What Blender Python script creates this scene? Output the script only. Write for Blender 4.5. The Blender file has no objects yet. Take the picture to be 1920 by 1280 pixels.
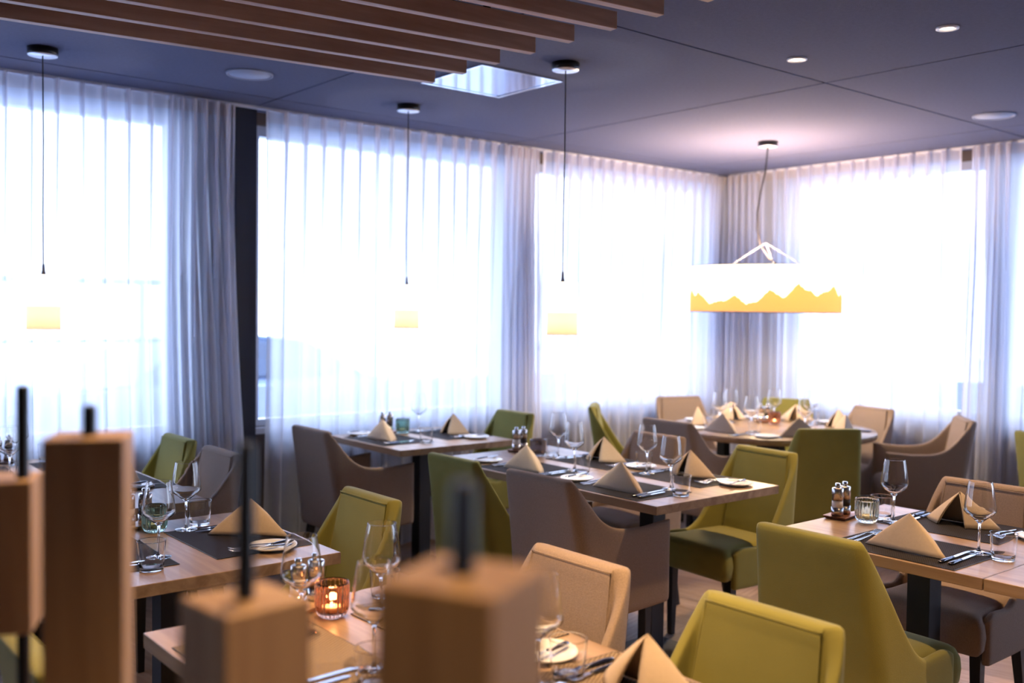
import bpy, bmesh, math, random
from mathutils import Vector, Matrix
random.seed(7)
R = math.radians
sc = bpy.context.scene
COL = sc.collection

# ------------------------------------------------------------------ camera
cam_d = bpy.data.cameras.new('camera')
cam = bpy.data.objects.new('camera', cam_d)
COL.objects.link(cam)
cam_d.sensor_width = 36.0
cam_d.lens = 34.63
_M = ((0.77257, -0.63493, 0.01248), (-0.01173, -0.03391, -0.99936), (0.63494, 0.77193, -0.03336))
_r, _d, _f = [Vector(v) for v in _M]
_f.normalize(); _r = (_r - _f * _r.dot(_f)).normalized(); _u = _r.cross(_f)
cam.matrix_world = Matrix(((_r.x, _u.x, -_f.x, 0), (_r.y, _u.y, -_f.y, 0), (_r.z, _u.z, -_f.z, 1.5), (0, 0, 0, 1)))
cam_d.clip_start = 0.05
cam_d.dof.use_dof = True
cam_d.dof.focus_distance = 3.1
cam_d.dof.aperture_fstop = 2.0
sc.camera = cam

# ------------------------------------------------------------------ world, light, exposure
vs = sc.view_settings
vs.view_transform = 'Standard'; vs.look = 'None'; vs.gamma = 1.0; vs.exposure = 0.95; vs.use_curve_mapping = False
world = bpy.data.worlds.new('world'); sc.world = world; world.use_nodes = True
wn = world.node_tree
wbg = wn.nodes['Background']
wtc = wn.nodes.new('ShaderNodeTexCoord'); wsp = wn.nodes.new('ShaderNodeSeparateXYZ')
wrp = wn.nodes.new('ShaderNodeValToRGB')
wrp.color_ramp.elements[0].position = 0.0; wrp.color_ramp.elements[0].color = (0.74, 0.85, 1.0, 1)
wrp.color_ramp.elements[1].position = 0.6; wrp.color_ramp.elements[1].color = (0.50, 0.66, 1.0, 1)
wn.links.new(wtc.outputs['Generated'], wsp.inputs[0]); wn.links.new(wsp.outputs['Z'], wrp.inputs[0])
wn.links.new(wrp.outputs[0], wbg.inputs[0])
wbg.inputs[1].default_value = 3.6
try:
    sc.cycles.transparent_max_bounces = 20
    sc.cycles.caustics_refractive = True
    sc.cycles.blur_glossy = 0.5
    sc.cycles.sample_clamp_indirect = 6.0
except Exception:
    pass

def lamp(name, kind, loc, energy, color, size=0.05, spot=None, blend=0.5, aim=None, parent=None):
    d = bpy.data.lights.new(name, kind); d.energy = energy; d.color = color
    if kind == 'SPOT':
        d.spot_size = R(spot); d.spot_blend = blend; d.shadow_soft_size = size
    elif kind == 'POINT':
        d.shadow_soft_size = size
    o = bpy.data.objects.new(name, d); COL.objects.link(o); o.location = loc
    if aim is not None:
        o.rotation_euler = (Vector(aim) - Vector(loc)).to_track_quat('-Z', 'Y').to_euler()
    if parent: o.parent = parent
    return o

def portal(name, loc, rot, sx, sy):
    d = bpy.data.lights.new(name, 'AREA'); d.shape = 'RECTANGLE'; d.size = sx; d.size_y = sy
    d.cycles.is_portal = True
    o = bpy.data.objects.new(name, d); COL.objects.link(o); o.location = loc; o.rotation_euler = rot

WARM = (1.0, 0.62, 0.30)

# ------------------------------------------------------------------ materials
def nt(name):
    m = bpy.data.materials.new(name); m.use_nodes = True
    t = m.node_tree; b = t.nodes['Principled BSDF']
    return m, t, b

def mat(name, col, rough=0.6, metal=0.0, noise=None, bump=None, spec=0.5, sheen=0.0):
    """principled with optional colour noise (scale, amount) and bump (scale, strength)"""
    m, t, b = nt(name)
    b.inputs['Base Color'].default_value = (*col, 1)
    b.inputs['Roughness'].default_value = rough; b.inputs['Metallic'].default_value = metal
    b.inputs['Specular IOR Level'].default_value = spec
    if sheen:
        b.inputs['Sheen Weight'].default_value = sheen; b.inputs['Sheen Roughness'].default_value = 0.4
        b.inputs['Sheen Tint'].default_value = (*[min(1, c * 1.3 + .35) for c in col], 1)
    if noise or bump:
        tc = t.nodes.new('ShaderNodeTexCoord')
    if noise:
        n = t.nodes.new('ShaderNodeTexNoise'); n.inputs['Scale'].default_value = noise[0]; n.inputs['Detail'].default_value = 4
        t.links.new(tc.outputs['Object'], n.inputs['Vector'])
        mx = t.nodes.new('ShaderNodeMix'); mx.data_type = 'RGBA'
        a = noise[1]
        mx.inputs[6].default_value = (*[c * (1 - a) for c in col], 1); mx.inputs[7].default_value = (*[min(1, c * (1 + a)) for c in col], 1)
        t.links.new(n.outputs[0], mx.inputs[0]); t.links.new(mx.outputs[2], b.inputs['Base Color'])
    if bump:
        n2 = t.nodes.new('ShaderNodeTexNoise'); n2.inputs['Scale'].default_value = bump[0]; n2.inputs['Detail'].default_value = 2
        t.links.new(tc.outputs['Object'], n2.inputs['Vector'])
        bp = t.nodes.new('ShaderNodeBump'); bp.inputs['Strength'].default_value = bump[1]; bp.inputs['Distance'].default_value = 0.002
        t.links.new(n2.outputs[0], bp.inputs['Height']); t.links.new(bp.outputs[0], b.inputs['Normal'])
    return m

def wood(name, c1, c2, axis='X', scale=1.0, rough=0.45, planks=0.0):
    m, t, b = nt(name)
    tc = t.nodes.new('ShaderNodeTexCoord'); mp = t.nodes.new('ShaderNodeMapping')
    s = {'X': (1.2, 14, 14), 'Y': (14, 1.2, 14), 'Z': (14, 14, 1.2)}[axis]
    mp.inputs['Scale'].default_value = [v * scale for v in s]
    t.links.new(tc.outputs['Object'], mp.inputs[0])
    n = t.nodes.new('ShaderNodeTexNoise'); n.inputs['Scale'].default_value = 2.2; n.inputs['Detail'].default_value = 7; n.inputs['Distortion'].default_value = 0.6
    t.links.new(mp.outputs[0], n.inputs['Vector'])
    rp = t.nodes.new('ShaderNodeValToRGB')
    rp.color_ramp.elements[0].position = 0.32; rp.color_ramp.elements[0].color = (*c1, 1)
    rp.color_ramp.elements[1].position = 0.68; rp.color_ramp.elements[1].color = (*c2, 1)
    t.links.new(n.outputs[0], rp.inputs[0])
    last = rp.outputs[0]
    if planks:
        # glued staves: each stave a slightly different tone
        sp = t.nodes.new('ShaderNodeSeparateXYZ'); t.links.new(tc.outputs['Object'], sp.inputs[0])
        dv = t.nodes.new('ShaderNodeMath'); dv.operation = 'DIVIDE'; dv.inputs[1].default_value = planks
        t.links.new(sp.outputs['Y' if axis == 'X' else 'X'], dv.inputs[0])
        fl = t.nodes.new('ShaderNodeMath'); fl.operation = 'FLOOR'; t.links.new(dv.outputs[0], fl.inputs[0])
        wnz = t.nodes.new('ShaderNodeTexWhiteNoise'); wnz.noise_dimensions = '1D'; t.links.new(fl.outputs[0], wnz.inputs['W'])
        mr = t.nodes.new('ShaderNodeMapRange'); mr.inputs[3].default_value = 0.86; mr.inputs[4].default_value = 1.1
        t.links.new(wnz.outputs[0], mr.inputs[0])
        mm = t.nodes.new('ShaderNodeMix'); mm.data_type = 'RGBA'; mm.blend_type = 'MULTIPLY'; mm.inputs[0].default_value = 1
        t.links.new(last, mm.inputs[6]); t.links.new(mr.outputs[0], mm.inputs[7]); last = mm.outputs[2]
    t.links.new(last, b.inputs['Base Color'])
    b.inputs['Roughness'].default_value = rough
    bp = t.nodes.new('ShaderNodeBump'); bp.inputs['Strength'].default_value = 0.15; bp.inputs['Distance'].default_value = 0.002
    t.links.new(n.outputs[0], bp.inputs['Height']); t.links.new(bp.outputs[0], b.inputs['Normal'])
    return m

def glass(name, col=(1, 1, 1), rough=0.0, ior=1.45):
    m, t, b = nt(name)
    b.inputs['Base Color'].default_value = (*col, 1); b.inputs['Roughness'].default_value = rough
    b.inputs['Transmission Weight'].default_value = 1.0; b.inputs['IOR'].default_value = ior
    return m

def thin_glass(name, tint=(0.96, 0.97, 1.0)):
    m = bpy.data.materials.new(name); m.use_nodes = True; t = m.node_tree; t.nodes.clear()
    o = t.nodes.new('ShaderNodeOutputMaterial'); tr = t.nodes.new('ShaderNodeBsdfTransparent'); tr.inputs[0].default_value = (*tint, 1)
    g = t.nodes.new('ShaderNodeBsdfGlossy'); g.inputs['Roughness'].default_value = 0.02
    f = t.nodes.new('ShaderNodeFresnel')
    gm = t.nodes.new('ShaderNodeNewGeometry'); ir = t.nodes.new('ShaderNodeMapRange')
    ir.inputs[3].default_value = 1.45; ir.inputs[4].default_value = 1 / 1.45      # same film reflection on both faces of the thin pane
    t.links.new(gm.outputs['Backfacing'], ir.inputs[0]); t.links.new(ir.outputs[0], f.inputs[0])
    mx = t.nodes.new('ShaderNodeMixShader')
    t.links.new(f.outputs[0], mx.inputs[0]); t.links.new(tr.outputs[0], mx.inputs[1]); t.links.new(g.outputs[0], mx.inputs[2])
    t.links.new(mx.outputs[0], o.inputs[0])
    return m

def sheer(name, col, transp, weave=260.0, transl=0.6):
    m = bpy.data.materials.new(name); m.use_nodes = True; t = m.node_tree; t.nodes.clear()
    o = t.nodes.new('ShaderNodeOutputMaterial'); tr = t.nodes.new('ShaderNodeBsdfTransparent')
    tl = t.nodes.new('ShaderNodeBsdfTranslucent'); df = t.nodes.new('ShaderNodeBsdfDiffuse')
    tl.inputs[0].default_value = (*col, 1); df.inputs[0].default_value = (*col, 1)
    m1 = t.nodes.new('ShaderNodeMixShader'); m1.inputs[0].default_value = transl
    t.links.new(df.outputs[0], m1.inputs[1]); t.links.new(tl.outputs[0], m1.inputs[2])
    m2 = t.nodes.new('ShaderNodeMixShader')
    tc = t.nodes.new('ShaderNodeTexCoord'); n = t.nodes.new('ShaderNodeTexNoise'); n.inputs['Scale'].default_value = 2.5; n.inputs['Detail'].default_value = 3
    mp = t.nodes.new('ShaderNodeMapping'); mp.inputs['Scale'].default_value = (6, 6, 0.4)
    t.links.new(tc.outputs['Object'], mp.inputs[0]); t.links.new(mp.outputs[0], n.inputs['Vector'])
    mr = t.nodes.new('ShaderNodeMapRange'); mr.inputs[3].default_value = 1 - transp - 0.06; mr.inputs[4].default_value = 1 - transp + 0.06
    t.links.new(n.outputs[0], mr.inputs[0]); t.links.new(mr.outputs[0], m2.inputs[0])
    t.links.new(tr.outputs[0], m2.inputs[1]); t.links.new(m1.outputs[0], m2.inputs[2])
    t.links.new(m2.outputs[0], o.inputs[0])
    return m

def shade_mat(name, col, em=0.0):
    m = bpy.data.materials.new(name); m.use_nodes = True; t = m.node_tree; t.nodes.clear()
    o = t.nodes.new('ShaderNodeOutputMaterial')
    tl = t.nodes.new('ShaderNodeBsdfTranslucent'); df = t.nodes.new('ShaderNodeBsdfDiffuse')
    tl.inputs[0].default_value = (*col, 1); df.inputs[0].default_value = (*col, 1)
    m1 = t.nodes.new('ShaderNodeMixShader'); m1.inputs[0].default_value = 0.6
    t.links.new(df.outputs[0], m1.inputs[1]); t.links.new(tl.outputs[0], m1.inputs[2])
    e = t.nodes.new('ShaderNodeEmission'); e.inputs[0].default_value = (*col, 1); e.inputs[1].default_value = em
    ad = t.nodes.new('ShaderNodeAddShader'); t.links.new(m1.outputs[0], ad.inputs[0]); t.links.new(e.outputs[0], ad.inputs[1])
    t.links.new(ad.outputs[0], o.inputs[0])
    return m

def emit(name, col, s):
    m = bpy.data.materials.new(name); m.use_nodes = True; t = m.node_tree; t.nodes.clear()
    o = t.nodes.new('ShaderNodeOutputMaterial'); e = t.nodes.new('ShaderNodeEmission')
    e.inputs[0].default_value = (*col, 1); e.inputs[1].default_value = s; t.links.new(e.outputs[0], o.inputs[0])
    return m

def weave_mat(name, c1, c2, scale=170.0, rough=0.7):
    m, t, b = nt(name); b.inputs['Specular IOR Level'].default_value = 0.10
    tc = t.nodes.new('ShaderNodeTexCoord'); mp = t.nodes.new('ShaderNodeMapping'); mp.inputs['Scale'].default_value = (scale, scale * 1.6, scale)
    t.links.new(tc.outputs['Object'], mp.inputs[0])
    ck = t.nodes.new('ShaderNodeTexChecker'); ck.inputs['Scale'].default_value = 1.0
    ck.inputs[1].default_value = (*c1, 1); ck.inputs[2].default_value = (*c2, 1)
    t.links.new(mp.outputs[0], ck.inputs[0]); t.links.new(ck.outputs[0], b.inputs['Base Color'])
    bp = t.nodes.new('ShaderNodeBump'); bp.inputs['Strength'].default_value = 0.6; bp.inputs['Distance'].default_value = 0.001
    t.links.new(ck.outputs[1], bp.inputs['Height']); t.links.new(bp.outputs[0], b.inputs['Normal'])
    b.inputs['Roughness'].default_value = rough
    return m

M_GREEN = mat('olive_velvet', (0.235, 0.22, 0.060), 0.85, noise=(9, 0.12), bump=(500, 0.35), spec=0.15, sheen=0.5)
M_TAUPE = mat('taupe_fabric', (0.31, 0.235, 0.19), 0.9, noise=(260, 0.30), bump=(600, 0.6), spec=0.15, sheen=0.15)
M_LEG = mat('black_leg_lacquer', (0.008, 0.008, 0.011), 0.4)
M_STEELBLK = mat('black_powder_coat', (0.009, 0.010, 0.016), 0.42)
M_OAK = wood('oak_top', (0.235, 0.15, 0.092), (0.385, 0.27, 0.175), 'Y', 1.0, 0.30, planks=0.09)
M_OAKEDGE = M_OAK
M_NAP = mat('linen_napkin', (0.52, 0.42, 0.325), 0.9, noise=(120, 0.08), bump=(900, 0.3), spec=0.1)
M_MATDK = weave_mat('woven_charcoal', (0.008, 0.008, 0.012), (0.030, 0.026, 0.030))
M_MATBR = weave_mat('woven_brown', (0.10, 0.07, 0.045), (0.30, 0.23, 0.17), 130)
M_CHROME = mat('polished_steel', (0.75, 0.76, 0.78), 0.12, 1.0)
M_STEEL = mat('brushed_steel', (0.62, 0.60, 0.60), 0.25, 1.0)
M_KNIFEH = mat('dark_knife_handle', (0.20, 0.21, 0.24), 0.15, 1.0)
M_PORC = mat('white_porcelain', (0.72, 0.74, 0.78), 0.15)
M_WGLASS = glass('wine_glass_crystal', (1, 1, 1), 0.0, 1.42)
M_TGLASS = glass('tumbler_glass', (0.99, 0.99, 1.0), 0.0, 1.45)
M_AMBER = glass('amber_pressed_glass', (0.78, 0.46, 0.34), 0.02, 1.35)
M_CLEARRIB = glass('clear_pressed_glass', (0.84, 0.93, 0.90), 0.02, 1.4)
M_GREENRIB = glass('green_pressed_glass', (0.55, 0.75, 0.66), 0.02, 1.4)
M_SMOKE = glass('smoky_pressed_glass', (0.42, 0.36, 0.36), 0.02, 1.4)
M_WAX = mat('candle_wax', (0.85, 0.75, 0.6), 0.5)
M_FLAME = emit('flame', (1.0, 0.62, 0.28), 30)
M_SALT = mat('salt_crystals', (0.85, 0.82, 0.80), 0.6, noise=(200, 0.1))
M_PEPPER = mat('peppercorns', (0.025, 0.02, 0.022), 0.6, noise=(200, 0.5))
M_TRAY = wood('walnut_tray', (0.10, 0.035, 0.016), (0.24, 0.095, 0.045), 'X', 2.0, 0.4)
M_TRAYOAK = wood('oak_tray', (0.32, 0.19, 0.09), (0.5, 0.33, 0.18), 'X', 2.0, 0.4)
M_BLOCK = wood('oak_block', (0.36, 0.215, 0.11), (0.50, 0.33, 0.18), 'Z', 0.9, 0.55)
M_SLAT = wood('oak_slat', (0.30, 0.17, 0.11), (0.48, 0.30, 0.21), 'X', 0.8, 0.5)
M_ROD = mat('black_rod', (0.006, 0.007, 0.011), 0.35)
M_CEIL = mat('navy_felt_ceiling', (0.105, 0.118, 0.195), 0.95, noise=(60, 0.14), bump=(220, 0.8), spec=0.1)
M_GAP = mat('dark_joint', (0.008, 0.008, 0.012), 0.9)
M_COLUMN = mat('dark_navy_column', (0.020, 0.024, 0.042), 0.6)
M_FRAME = mat('pale_window_frame', (0.55, 0.57, 0.62), 0.4)
M_HEAD = mat('brown_window_head', (0.16, 0.115, 0.085), 0.6)
M_SILLWALL = mat('taupe_parapet', (0.085, 0.062, 0.055), 0.7)
M_INWALL = mat('warm_plaster', (0.12, 0.10, 0.09), 0.9, noise=(4, 0.05))
M_SHEER = sheer('sheer_curtain', (0.86, 0.88, 0.97), 0.22, transl=0.70)
M_SHEERH = sheer('sheer_curtain_heading', (0.78, 0.74, 0.78), 0.16, transl=0.6)
M_PLEAT = sheer('sheer_pleat', (0.84, 0.84, 0.94), 0.36, transl=0.65)
M_RAIL = mat('white_curtain_track', (0.65, 0.68, 0.80), 0.35)
M_CANOPY = mat('black_canopy_side', (0.010, 0.010, 0.012), 0.35)
M_CANOPYW = mat('chrome_canopy_face', (0.85, 0.88, 0.95), 0.3, 0.6)
M_CORD = mat('black_cord', (0.012, 0.012, 0.016), 0.6)
M_SHADE = shade_mat('white_lamp_fabric', (1.0, 0.93, 0.80), 0.62)
M_SHADEP = shade_mat('tan_printed_fabric', (0.80, 0.62, 0.44), 0.34)
M_SHADEB = shade_mat('big_white_fabric', (1.0, 0.93, 0.78), 0.6)
M_SHADEBP = shade_mat('ochre_mountain_print', (0.72, 0.44, 0.19), 0.30)
M_RIM = mat('brown_shade_rim', (0.22, 0.12, 0.06), 0.6)
M_WIRE = mat('white_wire', (0.40, 0.42, 0.50), 0.6)
M_SPK = mat('pale_speaker_grille', (0.30, 0.34, 0.48), 0.6, bump=(900, 0.6))
M_DLRING = mat('white_downlight_ring', (0.82, 0.82, 0.85), 0.35)
M_DLCORE = emit('downlight_lens', (1.0, 0.80, 0.62), 6.0)
M_VENT = mat('polished_vent_plate', (0.50, 0.56, 0.72), 0.10, 1.0, bump=(7, 0.35))
M_PANE = thin_glass('window_pane')
M_SNOW = mat('pale_ground', (0.80, 0.82, 0.86), 0.9)
M_EAVE = mat('grey_eave', (0.30, 0.33, 0.42), 0.8)
M_CAR = mat('silver_blue_car_paint', (0.25, 0.32, 0.48), 0.3, 0.3)
M_CARGL = mat('dark_car_glass', (0.05, 0.07, 0.12), 0.1)
M_TYRE = mat('tyre_rubber', (0.02, 0.02, 0.025), 0.8)
M_RAILING = mat('grey_railing', (0.22, 0.25, 0.33), 0.5)

# ------------------------------------------------------------------ mesh helpers
def mesh_obj(name, bm, m, parent=None, smooth=False, sub=0, bevel=0.0, loc=(0, 0, 0), solid=0.0):
    me = bpy.data.meshes.new(name)
    bmesh.ops.recalc_face_normals(bm, faces=bm.faces)
    bm.to_mesh(me); bm.free()
    if isinstance(m, (list, tuple)):
        for x in m: me.materials.append(x)
    else:
        me.materials.append(m)
    if smooth:
        for p in me.polygons: p.use_smooth = True
    o = bpy.data.objects.new(name, me); COL.objects.link(o); o.location = loc
    if parent: o.parent = parent
    if solid:
        s = o.modifiers.new('s', 'SOLIDIFY'); s.thickness = solid; s.offset = 0
    if bevel:
        b = o.modifiers.new('b', 'BEVEL'); b.width = bevel; b.segments = 2; b.limit_method = 'ANGLE'
    if sub:
        s = o.modifiers.new('u', 'SUBSURF'); s.levels = sub; s.render_levels = sub
    return o

def box(bm, x0, x1, y0, y1, z0, z1, mi=0):
    v = [bm.verts.new((x, y, z)) for z in (z0, z1) for y in (y0, y1) for x in (x0, x1)]
    fs = [(0, 2, 3, 1), (4, 5, 7, 6), (0, 1, 5, 4), (2, 6, 7, 3), (0, 4, 6, 2), (1, 3, 7, 5)]
    for f in fs:
        fc = bm.faces.new([v[i] for i in f]); fc.material_index = mi
    return v

def support(prof, d=0.0007):
    out = []
    for a, b in zip(prof[:-1], prof[1:]):
        L = math.hypot(b[0] - a[0], b[1] - a[1]); out.append(a)
        if L > 4 * d:
            out.append((a[0] + (b[0] - a[0]) * d / L, a[1] + (b[1] - a[1]) * d / L)); out.append((b[0] - (b[0] - a[0]) * d / L, b[1] - (b[1] - a[1]) * d / L))
    out.append(prof[-1])
    return out

def lathe(bm, prof, n=32, cx=0, cy=0, mi=0, mod=None, closed=False):
    rings = []
    for (r, z) in prof:
        if r < 1e-6:
            rings.append([bm.verts.new((cx, cy, z))]); continue
        ring = []
        for i in range(n):
            a = 2 * math.pi * i / n
            rr = r * (mod(a, z) if mod else 1)
            ring.append(bm.verts.new((cx + rr * math.cos(a), cy + rr * math.sin(a), z)))
        rings.append(ring)
    pairs = list(zip(rings[:-1], rings[1:]))
    if closed: pairs.append((rings[-1], rings[0]))
    for a, b in pairs:
        for i in range(n):
            j = (i + 1) % n
            if len(a) == 1 and len(b) == 1: continue
            if len(a) == 1: f = bm.faces.new((a[0], b[i], b[j]))
            elif len(b) == 1: f = bm.faces.new((a[i], a[j], b[0]))
            else: f = bm.faces.new((a[i], a[j], b[j], b[i]))
            f.material_index = mi; f.smooth = True

def tube(bm, pts, r, n=10, cap=True):
    pts = [Vector(p) for p in pts]; rings = []
    for i, p in enumerate(pts):
        t = (pts[min(i + 1, len(pts) - 1)] - pts[max(i - 1, 0)]).normalized()
        a = t.orthogonal().normalized() if i == 0 else (a - t * a.dot(t)).normalized()
        b = t.cross(a)
        rr = r[i] if isinstance(r, (list, tuple)) else r
        rings.append([bm.verts.new(p + (a * math.cos(2 * math.pi * k / n) + b * math.sin(2 * math.pi * k / n)) * rr) for k in range(n)])
    for a_, b_ in zip(rings[:-1], rings[1:]):
        for k in range(n):
            f = bm.faces.new((a_[k], a_[(k + 1) % n], b_[(k + 1) % n], b_[k])); f.smooth = True
    if cap:
        bm.faces.new(rings[0]); bm.faces.new(rings[-1])

def grid(bm, P, close_u=False):
    """P[i][j] of coordinates -> faces; returns verts"""
    V = [[bm.verts.new(c) for c in row] for row in P]
    n = len(V)
    for i in range(n - 1 + (1 if close_u else 0)):
        for j in range(len(V[0]) - 1):
            f = bm.faces.new((V[i][j], V[(i + 1) % n][j], V[(i + 1) % n][j + 1], V[i][j + 1])); f.smooth = True
    return V

def interp(tab, x):
    if x <= tab[0][0]: return tab[0][1]
    for (a, b), (c, d) in zip(tab[:-1], tab[1:]):
        if x <= c: return b + (d - b) * (x - a) / (c - a)
    return tab[-1][1]

# ------------------------------------------------------------------ things
def thing(name, label, cat, loc=(0, 0, 0), rz=0.0, group=None):
    o = bpy.data.objects.new(name, None); COL.objects.link(o); o.empty_display_size = 0.1
    o.location = loc; o.rotation_euler = (0, 0, rz); o['label'] = label; o['category'] = cat
    if group: o['group'] = group
    return o

def tag(o, label, cat, group=None):
    o['label'] = label; o['category'] = cat
    if group: o['group'] = group
    return o

def struct(o):
    o['kind'] = 'structure'; return o

CHILD = {}
def adopt(root, kids):
    CHILD[root.name] = kids
def dup(root, loc, rz, label, group=None):
    """copy a thing, its parts and their sub-parts"""
    r = root.copy(); COL.objects.link(r); r.location = loc; r.rotation_euler = (0, 0, rz); r['label'] = label
    if group: r['group'] = group
    for ch in list(root.children):
        c = ch.copy(); COL.objects.link(c); c.parent = r
        for g in list(ch.children):
            d = g.copy(); COL.objects.link(d); d.parent = c
    return r

PROTO = {}
def place(key, builder, loc, rz, label, group=None):
    if key not in PROTO:
        o = builder(label)
        o.location = loc; o.rotation_euler = (0, 0, rz)
        if group: o['group'] = group
        PROTO[key] = o
        return o
    return dup(PROTO[key], loc, rz, label, group)

# ------------------------------------------------------------------ room shell
YW, XW = 5.30, 6.58          # inner planes of the two window walls
CURY, CURX = 5.15, 6.43      # curtain planes
ZC = 2.60

def sbox(name, x0, x1, y0, y1, z0, z1, m):
    bm = bmesh.new(); box(bm, x0, x1, y0, y1, z0, z1); return struct(mesh_obj(name, bm, m))

# floor: herringbone oak, one face per board
def build_floor():
    m, t, b = nt('herringbone_oak')
    at = t.nodes.new('ShaderNodeAttribute'); at.attribute_name = 'tone'
    uv = t.nodes.new('ShaderNodeUVMap'); uv.uv_map = 'UVMap'
    mp = t.nodes.new('ShaderNodeMapping'); mp.inputs['Scale'].default_value = (3, 40, 1)
    t.links.new(uv.outputs[0], mp.inputs[0])
    n = t.nodes.new('ShaderNodeTexNoise'); n.inputs['Scale'].default_value = 1.5; n.inputs['Detail'].default_value = 5
    t.links.new(mp.outputs[0], n.inputs['Vector'])
    rp = t.nodes.new('ShaderNodeValToRGB')
    rp.color_ramp.elements[0].position = 0.3; rp.color_ramp.elements[0].color = (0.33, 0.22, 0.155, 1)
    rp.color_ramp.elements[1].position = 0.7; rp.color_ramp.elements[1].color = (0.50, 0.37, 0.28, 1)
    t.links.new(n.outputs[0], rp.inputs[0])
    mm = t.nodes.new('ShaderNodeMix'); mm.data_type = 'RGBA'; mm.blend_type = 'MULTIPLY'; mm.inputs[0].default_value = 1
    t.links.new(rp.outputs[0], mm.inputs[6]); t.links.new(at.outputs['Color'], mm.inputs[7]); t.links.new(mm.outputs[2], b.inputs['Base Color'])
    b.inputs['Roughness'].default_value = 0.38
    bm = bmesh.new(); cl = bm.loops.layers.float_color.new('tone'); ul = bm.loops.layers.uv.new('UVMap')
    W, L = 0.13, 0.65; g = 0.0015
    ca, sa = math.cos(R(12)), math.sin(R(12))
    def board(x, y, w, h, hor):
        pts = [(x + g, y + g), (x + w - g, y + g), (x + w - g, y + h - g), (x + g, y + h - g)]
        P = [(px * ca - py * sa, px * sa + py * ca) for px, py in pts]
        cx = sum(p[0] for p in P) / 4; cy = sum(p[1] for p in P) / 4
        if not (-2.2 < cx < 6.75 and -2.2 < cy < 5.5): return
        f = bm.faces.new([bm.verts.new((p[0], p[1], 0.0)) for p in P])
        tn = random.uniform(0.72, 1.12); off = random.uniform(0, 20)
        U = [(0, 0), (w, 0), (w, h), (0, h)] if hor else [(0, 0), (0, w), (h, w), (h, 0)]
        for l, u in zip(f.loops, U):
            l[cl] = (tn, tn * random.uniform(.97, 1.0), tn, 1); l[ul].uv = (u[0] + off, u[1] + off)
    k = round(L / W)
    for i in range(-90, 120):
        for j in range(-22, 22):
            # classic herringbone lattice
            bx = i * W + j * L; by = i * W - j * L
            board(bx, by, L, W, True)
            board(bx + L, by + W - L, W, L, False) if False else board(bx, by + W, W, L, False)
    box(bm, -2.2, 6.7, -2.2, 5.45, -0.08, -0.002)
    o = mesh_obj('floor', bm, m); struct(o)
build_floor()

# ceiling: felt panels with dark joints between them
def build_ceiling():
    g = 0.006
    xs = [-2.1, 0.585, 2.38, 4.176, 5.925, 6.70]
    ys = [-2.1, -0.86, 0.94, 2.735, 4.9, 5.42]
    bm = bmesh.new()
    for i in range(len(xs) - 1):
        for j in range(len(ys) - 1):
            box(bm, xs[i] + g, xs[i + 1] - g, ys[j] + g, ys[j + 1] - g, ZC, ZC + 0.012, 0)
    box(bm, -2.1, 6.70, -2.1, 5.42, ZC + 0.014, ZC + 0.10, 1)
    struct(mesh_obj('ceiling', bm, [M_CEIL, M_GAP]))
build_ceiling()

# back and left walls (behind the camera)
sbox('wall_back', -2.1, 6.7, -2.2, -2.1, 0, 2.6, M_INWALL)
sbox('wall_left', -2.2, -2.1, -2.2, 5.42, 0, 2.6, M_INWALL)

# window wall along X at YW: parapet, head, posts
def wall_x():
    bm = bmesh.new()
    box(bm, -2.1, 6.70, YW, YW + 0.14, 0, 0.80, 0)
    box(bm, -2.1, 6.70, YW, YW + 0.14, 2.53, 2.6, 1)
    for a, b, mi in ((2.0, 2.43, 2), (4.28, 4.50, 3), (6.40, 6.70, 3)):
        box(bm, a, b, YW, YW + 0.14, 0.801, 2.529, mi)
    struct(mesh_obj('wall_north', bm, [M_SILLWALL, M_HEAD, M_COLUMN, M_HEAD]))
wall_x()
def wall_y():
    bm = bmesh.new()
    box(bm, XW, XW + 0.14, -2.1, 5.2, 0, 0.80, 0)
    box(bm, XW, XW + 0.14, -2.1, 5.2, 2.53, 2.6, 1)
    for a, b, mi in ((4.57, 5.29, 3), (2.93, 3.02, 3), (0.6, 0.8, 3)):
        box(bm, XW, XW + 0.14, a, b, 0.801, 2.529, mi)
    struct(mesh_obj('wall_east', bm, [M_SILLWALL, M_HEAD, M_COLUMN, M_HEAD]))
wall_y()
# the dark column standing in front of the wall between the two window bays
bm = bmesh.new(); box(bm, 2.285, 2.405, 5.19, 5.299, 0.0, 2.599)
struct(mesh_obj('trim_1', bm, M_COLUMN))

def window(k, axis, a, b, subs=1):
    """frame with a pane; a..b along the wall, glass z 0.80..2.53"""
    w = 0.05
    def bx(bm, u0, u1, z0, z1, d0, d1):
        if axis == 'X': box(bm, u0, u1, YW + d0, YW + d1, z0, z1)
        else: box(bm, XW + d0, XW + d1, u0, u1, z0, z1)
    bm = bmesh.new()
    e = 0.001
    bx(bm, a + e, b - e, 0.801, 0.84, 0.02, 0.10); bx(bm, a + e, b - e, 2.47, 2.529, 0.02, 0.10)
    bx(bm, a + e, a + w, 0.84, 2.47, 0.02, 0.10); bx(bm, b - w, b - e, 0.84, 2.47, 0.02, 0.10)
    o = struct(mesh_obj('window_%d' % k, bm, M_FRAME))
    bm = bmesh.new(); bx(bm, a + w + e, b - w - e, 0.841, 2.469, 0.055, 0.061)
    p = mesh_obj('pane', bm, M_PANE, parent=o)
    bm = bmesh.new(); bx(bm, a, b, 0.765, 0.799, -0.05, -0.001)
    s = mesh_obj('window_sill', bm, M_FRAME, parent=o)
window(1, 'X', -2.0, 2.0); window(2, 'X', 2.43, 4.28); window(3, 'X', 4.50, 6.40)
window(4, 'Y', 3.02, 4.57); window(5, 'Y', 0.80, 2.93); window(6, 'Y', -2.0, 0.6)
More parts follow.
